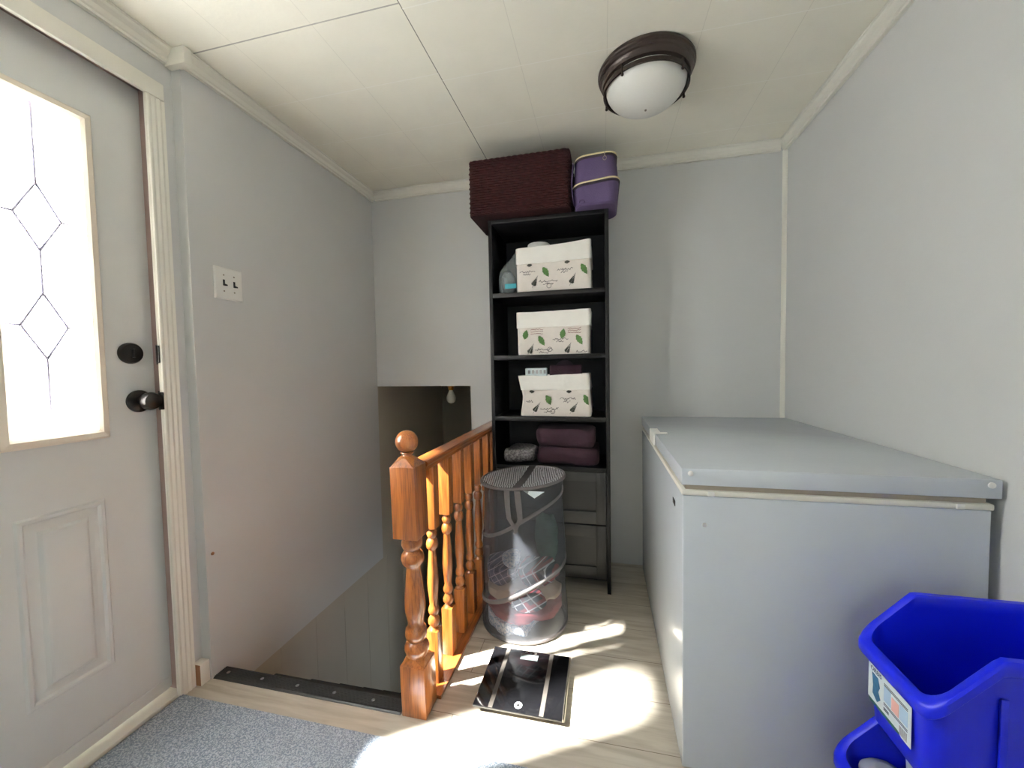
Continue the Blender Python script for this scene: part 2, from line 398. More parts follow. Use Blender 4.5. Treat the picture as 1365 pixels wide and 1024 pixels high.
# trims
def crown(mb, a, b, dirn):
    """small cove between a and b (x,y); dirn = (nx,ny) into the room"""
    nx, ny = dirn; prof = [(0, 0), (.014, 0), (.014, .008), (.019, .012), (.022, .026), (.032, .036), (.034, .044), (.040, .0455), (.040, .0485), (0, .0485)]
    z0 = ZC - .05
    rs = [[(p[0] + nx * d, p[1] + ny * d, z0 + h) for d, h in prof] for p in (a, b)]
    mb.rings(rs, smooth=False); return mb
struct('trim_1', crown(MB(), (XL, 1.1), (XL, YB), (1, 0)), M['trim'])
struct('trim_2', crown(MB(), (XD, YF), (XD, 1.11), (1, 0)), M['trim'])
struct('trim_3', crown(MB(), (XL + .03, YB), (XR - .03, YB), (0, -1)), M['trim'])
struct('trim_4', crown(MB(), (XR, YF), (XR, YB), (-1, 0)), M['trim'])
struct('trim_6', MB().box(XD + .001, XL + .046, 1.088, 1.116, ZC - .058, ZC, .004), M['trim'])
struct('trim_5', MB().lathe([(.016, 0), (.016, ZC - .05)], (XR - .001, YB - .001, 0), n=24), M['trim'])
b = MB().use(M['trim']).box(XD, XL - .004, 1.074, 1.107, 0, .078, .002)
b.use(M['raw_wood']).box(XD + .001, XL - .006, 1.0732, 1.0742, .001, .076)
struct('baseboard_left', b, None)

# ------------------------------------------------------------------ entry door
door = thing('door_1', (XS, .62, 0), 'white panelled entry door with leaded glass lites and dark knob', 'door', kind='structure')
DY0, DY1, DT = .19, 1.036, 2.052
LY0, LY1, LZ0, LZ1 = .690, .874, .952, 1.862
lites = [(LY0, LY1), (2 * .613 - LY1, 2 * .613 - LY0)]
# slab with true holes for the two lites
s = MB(); xb = XS - .045
ys = [DY0, lites[1][0], lites[1][1], lites[0][0], lites[0][1], DY1]
s.box(xb, XS, DY0, DY1, .022, LZ0).box(xb, XS, DY0, DY1, LZ1, DT)
for a, c in ((ys[0], ys[1]), (ys[2], ys[3]), (ys[4], ys[5])): s.box(xb, XS, a, c, LZ0, LZ1)
obj('slab', s, M['door'], door)
for (a, c) in lites:
    f = MB()
    prof = [(-.0, .0), (-.003, .010), (.006, .016), (.02, .014), (.026, .006), (.026, 0)]   # (outward from opening edge, height)
    def ring(o): return [(a - o, LZ0 - o), (c + o, LZ0 - o), (c + o, LZ1 + o), (a - o, LZ1 + o)]
    rs = [[(XS + h, y, z) for y, z in ring(o)] for o, h in prof]
    f.rings(rs, False, False, smooth=False)
    inner = [[(XS, y, z) for y, z in ring(0)], [(XS - .03, y, z) for y, z in ring(-.004)]]
    f.rings(inner, False, False, smooth=False)
    fr = obj('lite_frame', f, M['lite_frame'], door)
    pn = obj('glass_pane', MB().box(XS - .026, XS - .020, a - .002, c + .002, LZ0 - .002, LZ1 + .002), M['pane'], door)
    cm = MB(); mid = (a + c) / 2; xc = XS - .017
    def seg(p, q): cm.tube([(xc, p[0], p[1]), (xc, q[0], q[1])], .0034, 6)
    d = .048
    T1, L1, R1, B1 = (mid, 1.347), (mid - d, 1.255), (mid + d, 1.255), (mid, 1.164)
    T2, L2, R2, B2 = (mid, 1.645), (mid - d, 1.553), (mid + d, 1.553), (mid, 1.462)
    for p, q in ((T1, L1), (T1, R1), (L1, B1), (R1, B1), (T2, L2), (T2, R2), (L2, B2), (R2, B2), (B2, T1), (B1, (mid, LZ0)), (T2, (mid, LZ1)),
                 (L1, (a, 1.256)), (R1, (c, 1.256)), (L2, (a, 1.554)), (R2, (c, 1.554))): seg(p, q)
    obj('leading', cm, M['came'], door)
# raised panels below
for y0, y1 in ((.712 - .026, .880), (2 * .613 - .880, 2 * .613 - .686)):
    z0, z1 = .225, .742
    p = MB()
    def ring2(o): return [(y0 + o, z0 + o), (y1 - o, z0 + o), (y1 - o, z1 - o), (y0 + o, z1 - o)]
    rs = [[(XS + h, y, z) for y, z in ring2(o)] for o, h in ((0, 0), (.005, .006), (.013, .006), (.02, -.001), (.042, .001), (.05, .008), (.056, .009))]
    p.rings(rs, False, True, smooth=False)
    obj('raised_panel', p, M['door'], door)
obj('door_sweep', MB().box(XS, XS + .006, DY0 + .02, DY1 - .01, .022, .062, .002), M['door'], door)
# hardware
k = MB(); ky, kz = .985, 1.03
k.lathe([(.036, 0), (.036, .006), (.03, .011), (.014, .014), (.013, .03), (.02, .036), (.028, .044), (.0295, .055), (.025, .066), (.012, .071), (.001, .072)], (XS, ky, kz), 'X', 28)
kn = obj('door_knob', k, M['black_metal'], door)
k = MB(); k.lathe([(.034, 0), (.034, .008), (.03, .014), (.018, .0155), (.001, .016)], (XS, .968, 1.186), 'X', 28); k.box(XS + .012, XS + .024, .964, .972, 1.172, 1.200, .003)
obj('deadbolt', k, M['black_metal'], door)
# frame: jamb, casing, strikes
j = MB(); j.use(M['jamb']).box(XD - .12, XD - .002, 1.0365, 1.0525, 0, 2.066).box(XD - .12, XD - .002, .15, .19, 0, 2.066).box(XD - .12, XD - .002, .19, 1.0365, 2.0535, 2.066)
jamb_o = struct('trim_door_jamb', j, None)
c = MB()
def casing(mb, flip=False):
    xf = XD + .001
    for z0, z1, y0, y1 in ((0, 2.078, 1.040, 1.0735),):
        mb.box(xf, xf + .008, 1.018, 1.0725, 0, 2.08)
        mb.prism([(xf + a, 1.019 + b_) for a, b_ in ((.007, 0), (.016, 0), (.017, .004), (.014, .012), (.017, .020), (.014, .028), (.017, .036), (.014, .044), (.016, .052), (.007, .0535))], 'Z', 0, 2.026)
        mb.box(xf, xf + .015, .10, 1.0725, 2.028, 2.083, .003)
        mb.box(xf, xf + .014, .10, .155, 0, 2.026, .003)
casing(c); struct('trim_door_casing', c, M['trim'])
for za, zb_, dx in ((1.15, 1.215, .012), (.995, 1.06, .019)):
    obj('strike_plate', MB().box(XD - .03, XD - .0015, 1.0345, 1.0364, za, zb_).box(XD - .001, XD + dx, 1.0125, 1.0178, za + .004, zb_ - .003, .002), M['black_metal'], jamb_o)
struct('trim_threshold', MB().box(XD - .12, XD + .003, .15, 1.05, 0, .014, .003), M['gasket'])
o = obj('carpet_mat', MB().box(XD + .012, -.13, -1.2, 1.027, .0005, .009, .003), M['mat']); tag(o, 'flat blue-grey speckled carpet mat in front of the entry door', 'rug')

o = obj('wall_anchor', MB().lathe([(.006, 0), (.0055, .003), (.003, .004), (.0008, .0042)], (XL, 1.135, .456), 'X', 14), M['raw_wood']); tag(o, 'tiny brown wall anchor low on the left wall beside the door casing', 'wall anchor')
# light switch
sw = thing('light_switch', (XL, 1.25, 1.456), 'white double switch plate with two black toggles on left wall', 'light switch')
p = MB()
rs = [[(XL + h, 1.25 + sy * (.058 - o), 1.456 + sz * (.060 - o)) for sy, sz in ((-1, -1), (1, -1), (1, 1), (-1, 1))] for o, h in ((0, 0), (0, .003), (.004, .006))]
p.rings(rs, True, True, smooth=False); obj('cover_plate', p, M['white_plastic'], sw)
for yy, zz in ((1.228, 1.458), (1.271, 1.457)):
    t = MB().box(XL + .006, XL + .0075, yy - .004, yy + .004, zz - .011, zz + .012, .0007); t.prism([(XL + .006, zz - .002), (XL + .006, zz - .011), (XL + .020, zz - .013), (XL + .020, zz - .008)], 'Y', yy - .003, yy + .003)
    obj('toggle', t, M['dark_slot'], sw)
for yy in (1.228, 1.271):
    for zz in (1.427, 1.487): obj('screw', MB().lathe([(.003, .0055), (.003, .007), (.001, .0075)], (XL, yy, zz), 'X', 10), M['scale_body'], sw)

# ------------------------------------------------------------------ stairs
stairs = thing('staircase', (-1.03, YN, 0), 'dark straight stairs going down behind the metal edge strip', 'stairs')
for k in range(1, 10):
    y = YN + .205 * k + .0; z = -.189 * k
    if y > 3.2: break
    xr = -.664 if y < YB else OPX - .004
    obj('tread', MB().box(XL + .004, xr, y - .205 + .005, y + .028, z - .03, z, .006), M['tread'], stairs)
    obj('riser', MB().box(XL + .004, xr, y - .205 - .02, y - .205 + .004, z + .001, z + .158), M['tread'], stairs)
ns = thing('stair_nosing', (-1.03, YN, 0), 'black ribbed metal edge strip at the top of the stairs', 'stair nosing')
n = MB(); y0 = 1.112; y1 = YN + .018
prof = [(y0, 0), (y0 + .003, .003)]
q = 9
for i in range(q):
    ya = y0 + .005 + i * (y1 - y0 - .008) / q; d = (y1 - y0 - .008) / q
    prof += [(ya, .004), (ya + d * .25, .0062), (ya + d * .7, .0062), (ya + d * .95, .004)]
prof += [(y1, .004), (y1 + .004, 0), (y1 + .004, -.03), (y1 + .001, -.03), (y1 + .001, 0)]
n.prism(prof, 'X', XL + .002, -.646)
obj('strip', n, M['black_rubber'], ns)
for i in range(5):
    x = -1.362 + i * .150; obj('screw', MB().lathe([(.0065, .004), (.0065, .0062), (.003, .0075), (.001, .0077)], (x, 1.142, 0), 'Z', 14), M['chrome'], ns)

# ------------------------------------------------------------------ stair railing
rail = thing('stair_railing', (-.6, 1.15, 0), 'orange oak railing with turned balusters and ball-topped newel beside stairs', 'railing')
def turned(mb, c, prof, n=28): mb.lathe(prof, c, 'Z', n)
NC = (-.5965, 1.153); LEAN = -.018 / .82
nw = MB()
h = .0425
nw.box(NC[0] - h, NC[0] + h, NC[1] - h, NC[1] + h, 0.0, .166, .003)
nw.rings([rrect(NC[0], NC[1], h - .003, h - .003, .002, .165, 1, 1), rrect(NC[0], NC[1], .03, .03, .03, .19, 1, 1)], smooth=False)
nw.box(NC[0] - h, NC[0] + h, NC[1] - h, NC[1] + h, .580, .812, .003)
nw.rings([rrect(NC[0], NC[1], h - .0015, h - .0015, .002, .811, 1, 1), rrect(NC[0], NC[1], .027, .027, .02, .836, 1, 1), rrect(NC[0], NC[1], .018, .018, .018, .842, 1, 1)], smooth=False)
turned(nw, (NC[0], NC[1], 0), [(.026, .168), (.030, .180), (.035, .190), (.040, .203), (.040, .213), (.034, .226), (.026, .233), (.028, .238), (.034, .245), (.036, .256), (.034, .270), (.026, .281), (.0245, .29),
    (.027, .305), (.032, .330), (.0335, .350), (.031, .385), (.026, .430), (.022, .465), (.0215, .476), (.026, .482), (.034, .492), (.037, .506), (.034, .520), (.026, .530), (.024, .534), (.029, .540), (.0335, .552), (.032, .566), (.025, .576), (.025, .583)])
turned(nw, (NC[0], NC[1], 0), [(.018, .838), (.016, .846), (.022, .850), (.02, .853)])
for v in nw.bm.verts: v.co.x += LEAN * v.co.z
post = obj('newel_post', nw, M['oak_z'], rail)
bb = MB(); bm_ = bmesh.new(); bmesh.ops.create_uvsphere(bm_, u_segments=32, v_segments=20, radius=.0365)
bb.add(bm_, True, Matrix.Translation((NC[0] + LEAN * .886, NC[1], .886))); obj('ball_finial', bb, M['oak_z'], post)
# hand rail
hr = MB(); rz = .812
prof = [(-.026, -.032), (.026, -.032), (.028, -.020), (.033, -.012), (.034, -.004), (.028, .0), (-.028, .0), (-.034, -.004), (-.033, -.012), (-.028, -.020)]
rx = -.600
hr.prism([(rx + a, rz + c_) for a, c_ in prof], 'Y', 1.198, YB)
obj('handrail', hr, M['oak_y'], rail)
obj('end_rosette', MB().lathe([(.045, 0), (.045, -.008), (.038, -.014), (.034, -.016)], (-.6, YB, .79), 'Y', 28), M['oak_y'], rail)
obj('shoe_rail', MB().prism([(-.648, 1.197), (-.541, 1.197), (-.541, 1.925), (-.556, 1.925), (-.556, YB), (-.648, YB)], 'Z', 0, .012), M['oak_y'], rail)
def baluster(y):
    mb = MB(); c = (-.590, y + .021); hb = .0215
    mb.box(c[0] - hb, c[0] + hb, c[1] - hb, c[1] + hb, .012, .196, .002)
    mb.box(c[0] - hb, c[0] + hb, c[1] - hb, c[1] + hb, .562, rz - .03, .002)
    turned(mb, (c[0], c[1], 0), [(.019, .195), (.012, .205), (.015, .210), (.0205, .218), (.0205, .230), (.014, .243), (.012, .248), (.018, .256), (.0195, .266), (.016, .277), (.013, .283),
        (.0155, .31), (.019, .345), (.0195, .365), (.0175, .41), (.0135, .46), (.012, .483), (.0185, .490), (.0205, .503), (.018, .516), (.012, .524), (.016, .531), (.018, .541), (.015, .55), (.012, .555), (.019, .563)], 24)
    return mb
for y in (1.244, 1.379, 1.510, 1.640, 1.770, 1.900, 2.03, 2.16):
    obj('baluster', baluster(y), M['oak_z'], rail)

# hanging bulb in the stairwell
bl = thing('bare_bulb', (-.965, 2.42, 1.01), 'bare frosted bulb in brass socket under the stairwell ceiling', 'light bulb')
obj('socket', MB().lathe([(.030, 0), (.030, -.006), (.019, -.010), (.017, -.03), (.014, -.034)], (-.965, 2.42, 1.01), 'Z', 20), M['brass'], bl)
obj('bulb', MB().lathe([(.012, -.032), (.014, -.042), (.020, -.055), (.028, -.072), (.031, -.088), (.028, -.104), (.018, -.116), (.001, -.121)], (-.965, 2.42, 1.01), 'Z', 24), M['bulb'], bl)

# ------------------------------------------------------------------ bookcase
BX0, BX1, BY0, BY1, BZ = -.553, .034, 1.934, 2.254, 1.853
bc = thing('bookcase', ((BX0 + BX1) / 2, 2.09, 0), 'tall narrow black bookcase with two drawers against the back wall', 'bookcase')
T = .018
obj('side_panel', MB().box(BX0, BX0 + T, BY0, BY1, 0, BZ, .001), M['black_case'], bc)
obj('side_panel', MB().box(BX1 - T, BX1, BY0, BY1, 0, BZ, .001), M['black_case'], bc)
obj('top_panel', MB().box(BX0 + T, BX1 - T, BY0, BY1, BZ - .02, BZ, .001), M['black_case'], bc)
obj('back_panel', MB().box(BX0 + T, BX1 - T, BY1 - .006, BY1, .05, BZ - .02), M['black_case'], bc)
SH = [1.490, 1.178, .869, .622]
for z in SH: obj('shelf', MB().box(BX0 + T, BX1 - T, BY0 + .002, BY1 - .006, z - .022, z, .001), M['black_case'], bc)
obj('bottom_panel', MB().box(BX0 + T, BX1 - T, BY0 + .03, BY1 - .006, .05, .068, .001), M['black_case'], bc)
def drawer(z0, z1, pz0, pz1):
    d = MB(); x0, x1 = BX0 + T + .002, BX1 - T - .002; a0, a1 = x0 + .05, x1 - .048; y = BY0 + .001
    d.box(x0, a0, y, y + .018, z0, z1, .0015).box(a1, x1, y, y + .018, z0, z1, .0015).box(a0, a1, y, y + .018, z0, pz0, .0015).box(a0, a1, y, y + .018, pz1, z1, .0015)
    d.box(a0 - .002, a1 + .002, y + .008, y + .016, pz0 - .002, pz1 + .002)
    o = obj('drawer', d, M['black_drawer'], bc); o['label'] = 'dark grey drawer front with recessed panel'
drawer(.343, .598, .405, .555); drawer(.072, .337, .130, .278)

# ------------------------------------------------------------------ fabric bins with leaf print
def leaf(mb, P, u, v, L, wd, ang, jag=0):
    pts = []
    n = 9
    for s_ in (1, -1):
        rng = range(n + 1) if s_ == 1 else range(n - 1, 0, -1)
        for i in rng:
            t = i / n; ww = wd * math.sin(PI * t ** .85) * (1 + (jag if i % 2 else -jag))
            a, b_ = (t - .5) * L, s_ * ww
            pts.append(P(u + a * math.cos(ang) - b_ * math.sin(ang), v + a * math.sin(ang) + b_ * math.cos(ang)))
    mb.poly(pts)
def ribbon(mb, P, pts, wd):
    for (a, b_), (c_, d_) in zip(pts, pts[1:]):
        l = math.hypot(c_ - a, d_ - b_) or 1; nx, ny = -(d_ - b_) / l * wd, (c_ - a) / l * wd
        mb.poly([P(a + nx, b_ + ny), P(c_ + nx, d_ + ny), P(c_ - nx, d_ - ny), P(a - nx, b_ - ny)])
def script_line(mb, P, u, v, ln, hgt, seed):
    rd = random.Random(seed); x = u; pts = [(u, v)]
    while x < u + ln:
        x += .0035; pts.append((x, v + rd.choice((0, 0, hgt * .5, hgt, -hgt * .4, hgt * .7, 0))))
    ribbon(mb, P, pts, .0012)
def fern(mb, P, u, v, L, ang):
    ca, sa = math.cos(ang), math.sin(ang)
    ribbon(mb, P, [(u, v), (u + L * ca, v + L * sa)], .0007)
    for i in range(2, 9):
        t = i / 9; l = L * .30 * (1.05 - t)
        for sd in (1, -1):
            b2 = ang + sd * 1.0; cx_, cy_ = u + L * t * ca, v + L * t * sa
            leaf(mb, P, cx_ + l * .5 * math.cos(b2), cy_ + l * .5 * math.sin(b2), l, l * .32, b2)

def fabric_bin(label, secs, hem, yaw_lo, pattern_shift, wrink, sag):
    """secs: list of (z, x0, x1, yfront); hem: height where the white band starts"""
    cyb = 2.20
    z0 = secs[0][0]; xm = (secs[0][1] + secs[0][2]) / 2
    t = thing('fabric_bin', (xm, 2.08, z0), label, 'storage bin', 'leaf-print fabric bins on the shelves')
    def sec(z):
        for a, b_ in zip(secs, secs[1:]):
            if a[0] <= z <= b_[0] + 1e-9:
                k = (z - a[0]) / (b_[0] - a[0]); return [a[i] + (b_[i] - a[i]) * k for i in range(4)]
        return list(secs[-1])
    zt = secs[-1][0]
    def top(x):   # the top edge tilts and sags
        return yaw_lo * (x - xm) - sag * (1 - ((x - xm) / .18) ** 2)
    def ring(z, off=0, zo=None):
        s_ = sec(z); cx_, hx = (s_[1] + s_[2]) / 2, (s_[2] - s_[1]) / 2 + off; yf = s_[3] - off; cy_, hy = (yf + cyb) / 2, (cyb - yf) / 2
        k = (z - z0) / (zt - z0)
        r = rrect(cx_, cy_, hx, hy, .018, z, 5, 10, zf=lambda x, y: z + top(x) * k * k)
        return wob(r, .0022 * wrink * (.3 + k), 16, z0 * 7) if z > z0 + .002 else r
    body = MB(); N = 12
    zz = [z0 + (zt - .006 - z0) * i / N for i in range(N + 1)]
    inner = [ring(z, -.006) for z in reversed(zz)]
    body.rings([ring(z) for z in zz] + inner, True, True)
    bd = obj('bin_body', body, M['linen'], t)
    hm = MB(); zz2 = [hem + (zt - hem) * i / 5 for i in range(6)]
    hm.rings([ring(z, .0015) for z in zz2[:1]] + [ring(z, .004) for z in zz2] + [ring(zt, -.001)] + [ring(zt, -.009)] + [ring(z, -.009) for z in reversed(zz2[2:])], False, False)
    obj('folded_hem', hm, M['white_cloth'], t)
    # print on the front face
    def P(u, v):   # u from left edge, v from the bottom, in metres
        z = min(z0 + max(v, .002), hem); s_ = sec(z); k = (z - z0) / (zt - z0)
        x = s_[1] + .004 + u; x = min(x, s_[2] - .012); x = max(x, s_[1] + .012)
        w_ = noise.noise_vector(Vector((x, s_[3], z + top(x) * k * k)) * 16 + Vector((z0 * 7, z0 * 7 * 2.3, 0))) * .0022 * wrink * (.3 + k)
        return (x, s_[3] - .0016 + w_.y - .0006, z + top(x) * k * k + (w_.z if z > z0 + .002 else 0))
    H = hem - z0; pr = MB(); rd = random.Random(int(z0 * 100))
    ps = pattern_shift
    for i in range(-1, 4):
        u0 = ps[0] + i * .185
        pr.use(M['leaf_green'])
        if -.0 < u0 + .1 < .36: leaf(pr, P, u0 + .1, ps[1], .058, .0135, -1.05, .12)
        if ps[2] and 0.02 < u0 + .02 < .35: leaf(pr, P, u0 + .02, ps[1] + .033, .05, .014, 1.35, .1)
        pr.use(M['leaf_dark'])
        if .02 < u0 + .035 < .345 and ps[3] > -1: fern(pr, P, u0 + .030, ps[3] - .010, .066, 1.1)
        if ps[4] and .03 < u0 + .02 < .34: leaf(pr, P, u0 + .02, H - .008, .028, .008, 0.05, .3)
        pr.use(M['ink'])
        for kx, ky, ln in ((-.03, ps[1] + .004, .075), (-.012, ps[1] - .009, .035), (.065, ps[1] - .046, .09), (.085, ps[1] - .060, .05)):
            if 0.012 < u0 + kx and u0 + kx + ln < .350 and .008 < ky < H - .006: script_line(pr, P, u0 + kx, ky, ln, .0085, i * 17 + int(ky * 1000))
        pr.use(M['ink_red'])
        if ps[2]:
            for q in range(3):
                if .012 < u0 + .05 and u0 + .12 < .35: script_line(pr, P, u0 + .045, H - .012 - q * .01, .06, .004, i * 7 + q)
    # stylised sketch ring near the foot of the cloth
    if ps[3] > 0:
        pr.use(M['ink']); ribbon(pr, P, [(.160 + .011 * math.cos(a / 12 * 2 * PI), .024 + .011 * math.sin(a / 12 * 2 * PI)) for a in range(13)], .0012)
    obj('leaf_print', pr, None, bd, auto=False)
    return t
fb1 = fabric_bin('white-hemmed leaf-print fabric bin on the top shelf beside the plastic bag',
                 [(1.491, -.416, -.046, 1.952), (1.60, -.415, -.048, 1.947), (1.716, -.415, -.052, 1.95)], 1.630, .05, (.045, .092, 0, .028, 1), 1.0, .004)
fb2 = fabric_bin('plain full leaf-print fabric bin on the second shelf, nothing showing above it',
                 [(1.179, -.416, -.058, 1.952), (1.28, -.416, -.056, 1.947), (1.394, -.416, -.055, 1.95)], 1.314, .01, (.02, .068, 1, .006, 0), 1.0, .003)
fb3 = fabric_bin('bulging leaf-print fabric bin on the third shelf with packets poking out',
                 [(.870, -.408, -.054, 1.952), (.90, -.404, -.050, 1.945), (.965, -.392, -.056, 1.945), (1.078, -.416, -.066, 1.95)], 1.002, .02, (.03, .082, 0, .024, 1), 1.6, .002)
# things that stick out of the bins
o = obj('paper_roll', MB().lathe([(.02, .17), (.055, .17), (.058, .174), (.058, .262), (.055, .266), (.02, .266), (.02, .17)], (-.32, 2.08, 1.491), 'Z', 32, False, False), M['white_cloth'])
tag(o, 'top of a white paper roll poking above the top-shelf fabric bin', 'paper roll')
o = obj('white_packet', MB().box(-.385, -.275, 1.985, 2.02, .93, 1.112, .004), M['label_white']); tag(o, 'white printed packet sticking up at the left of the lowest fabric bin', 'packet')
pk = MB(); 
for i in range(5): pk.box(-.37 + i * .02, -.358 + i * .02, 1.9835, 1.9848, 1.083, 1.101)
q = obj('printed_lines', pk, M['label_grey'], o); 
o = obj('purple_packet', MB().box(-.262, -.10, 2.0, 2.05, .93, 1.125, .008), M['burgundy']); tag(o, 'dark purple packet sticking up at the right of the lowest fabric bin', 'packet')
o = obj('black_pouch', blob(MB(), (-.2, 2.12, 1.04), (.075, .035, .105), 3, .12), M['dark_zip']); tag(o, 'black soft pouch behind the purple packet in the lowest bin', 'pouch')
# plastic bag at the left of the top shelf
pb = thing('plastic_bag', (-.465, 2.0, 1.49), 'clear plastic bag with teal band left of the top-shelf fabric bin', 'plastic bag')
f = MB(); rs = []
for z, hx, hy, dx in ((1.491, .038, .05, 0), (1.51, .05, .06, 0), (1.56, .055, .065, 0), (1.61, .05, .06, .004), (1.65, .036, .04, .016), (1.68, .02, .02, .028), (1.71, .009, .009, .036)):
    rs.append(wob(rrect(-.466 + dx, 2.03, hx, hy, .03, z, 5, 3), .008, 40, 2))
for r in rs:
    for i, p_ in enumerate(r): r[i] = (min(-.419, max(p_[0], BX0 + T + .004)), p_[1], max(p_[2], 1.491))
f.rings(rs); obj('film', f, M['film'], pb)
obj('wadding', blob(MB(), (-.472, 2.03, 1.555), (.036, .05, .066), 5, .2, 25, zmin=1.492), M['film_cap'], pb)
obj('teal_band', MB().box(-.478, -.4195, 1.962, 1.966, 1.516, 1.540, .001), M['teal'], pb)
# folded blankets
def folded(mb, cx_, cy_, hx, hy, z0, z1, seed):
    rs = []
    n = 10
    for i in range(n + 1):
        t = i / n; a = PI * (t - .5); e = .022 * math.cos(a)
        z = (z0 + z1) / 2 + (z1 - z0) / 2 * math.sin(a)
        rs.append(wob(rrect(cx_, cy_, hx - .022 + e, hy - .022 + e, .035, z, 6, 10), .016, 9, seed))
    for r in rs:
        for i, p_ in enumerate(r): r[i] = (min(max(p_[0], cx_ - hx), cx_ + hx), max(p_[1], BY0 + .006), min(max(p_[2], z0), z1))
    mb.rings(rs); return mb
o = obj('folded_blanket', folded(MB(), -.176, 2.07, .158, .115, .6235, .712, 1), M['burgundy']); tag(o, 'lower burgundy folded blanket on the lowest open shelf', 'blanket', 'burgundy blankets on the lowest shelf')
o = obj('folded_blanket', folded(MB(), -.186, 2.065, .150, .115, .713, .806, 4), M['burgundy']); tag(o, 'upper burgundy folded blanket lying on the other one', 'blanket', 'burgundy blankets on the lowest shelf')
o = obj('folded_cloth', folded(MB(), -.425, 2.07, .085, .1, .6235, .69, 8), M['grey_knit']); tag(o, 'grey knitted folded cloth left of the burgundy blankets', 'cloth')

# ------------------------------------------------------------------ wicker basket on top
WX0, WX1, WY0, WY1, WZ0, WZ1 = -.628, -.136, 1.862, 2.175, 1.855, 2.118
bk = thing('wicker_basket', ((WX0 + WX1) / 2, 2.02, WZ0), 'dark maroon woven wicker basket on top of the bookcase', 'basket')
cxw, cyw, hxw, hyw = (WX0 + WX1) / 2, (WY0 + WY1) / 2, (WX1 - WX0) / 2, (WY1 - WY0) / 2
wv = MB(); rows = 21; dz = (WZ1 - WZ0 - .02) / rows
for i in range(rows):
    z = WZ0 + .006 + (i + .5) * dz; base = rrect(cxw, cyw, hxw - .006, hyw - .006, .02, z, 5, 30); n = len(base); pts = []
    for k, p_ in enumerate(base):
        d = Vector((p_[0] - cxw, p_[1] - cyw)); 
        nx = 1 if abs(p_[0] - cxw) > hxw - .012 else 0; ny = 1 if abs(p_[1] - cyw) > hyw - .012 else 0
        s_ = .0028 * math.cos(PI * k / 2 + PI * (i % 2)) + random.uniform(-.0008, .0008)
        pts.append((p_[0] + s_ * nx * math.copysign(1, d.x), p_[1] + s_ * ny * math.copysign(1, d.y), z + random.uniform(-.001, .001)))
    wv.tube(pts, dz * .56, 6, True)
wv.rings([rrect(cxw, cyw, hxw - .008, hyw - .008, .02, WZ0 + .004, 5, 6), rrect(cxw, cyw, hxw - .008, hyw - .008, .02, WZ1 - .015, 5, 6), rrect(cxw, cyw, hxw - .014, hyw - .014, .02, WZ1 - .015, 5, 6), rrect(cxw, cyw, hxw - .014, hyw - .014, .02, WZ0 + .01, 5, 6)], True, True)
obj('woven_sides', wv, M['wicker'], bk)
for zc, nm in ((WZ1 - .009, 'braided_rim'), (WZ0 + .0085, 'braided_base')):
    rm = MB()
    for ph in (0, PI * 2 / 3, PI * 4 / 3):
        base = rrect(cxw, cyw, hxw - .004, hyw - .004, .02, zc, 6, 60); n = len(base)
        rm.tube([(p_[0], p_[1] + .004 * math.cos(k * .55 + ph), p_[2] + .005 * math.sin(k * .55 + ph) - 0) for k, p_ in enumerate(base)], .0042 if nm[-1] == 'm' else .0034, 6, True)
    obj(nm, rm, M['wicker'], bk)

# purple bag
bg = thing('lunch_bag', (-.025, 2.0, 1.855), 'purple zipped fabric lunch bag on the bookcase beside the wicker basket', 'bag')
gx, gy = -.023, 1.985
SEC = [(1.855, .090, .105), (1.862, .097, .113), (1.90, .102, .118), (1.95, .102, .118), (2.0, .098, .115), (2.05, .094, .112), (2.078, .090, .108), (2.086, .082, .1)]
def gsec(z):
    for a, b_ in zip(SEC, SEC[1:]):
        if a[0] <= z <= b_[0]: k = (z - a[0]) / (b_[0] - a[0]); return a[1] + (b_[1] - a[1]) * k, a[2] + (b_[2] - a[2]) * k
    return SEC[-1][1:]
mb = MB(); mb.rings([rrect(gx, gy, a, b_, .05, z, 8, 6) for z, a, b_ in SEC]); obj('bag_body', mb, M['purple'], bg)
def gring(z, off, tilt=0, n=8):
    a, b_ = gsec(z); return [(x, y, zz + tilt * (x - gx)) for x, y, zz in rrect(gx, gy, a + off, b_ + off, .05, z, n, 8)]
for z, tl in ((1.958, .10), (2.078, .05)):
    zp = obj('zipper', MB().tube(gring(z - .008, .0005, tl), .006, 6, True), M['dark_zip'], bg)
    obj('zipper_piping', MB().tube(gring(z, .003, tl), .0042, 6, True), M['piping'], zp)
lp = MB(); lp.tube([(.018 + .008 * math.cos(a / 12 * 2 * PI), gy - .118, 2.052 + .009 * math.sin(a / 12 * 2 * PI)) for a in range(12)], .0015, 6, True); lp.tube([(.018, gy - .116, 2.06), (.018, gy - .115, 2.08)], .0018, 6)
obj('zip_pull', lp, M['scale_body'], bg)
sp_ = MB(); rs = []
for i in range(13):
    t = i / 12; z = 1.87 + .18 * t; x = gx - .098 - .008 * math.sin(PI * t)
    rs.append([(x, gy - .112, z), (x, gy - .075, z), (x - .004, gy - .075, z), (x - .004, gy - .112, z)])
sp_.rings(rs, smooth=False); obj('side_strap', sp_, M['purple'], bg)
obj('front_patch', MB().tube([(-.085 + .012 * math.cos(a / 16 * 2 * PI), gy - .117, 1.868 + .008 * math.sin(a / 16 * 2 * PI)) for a in range(16)], .0025, 6, True), M['purple'], bg)

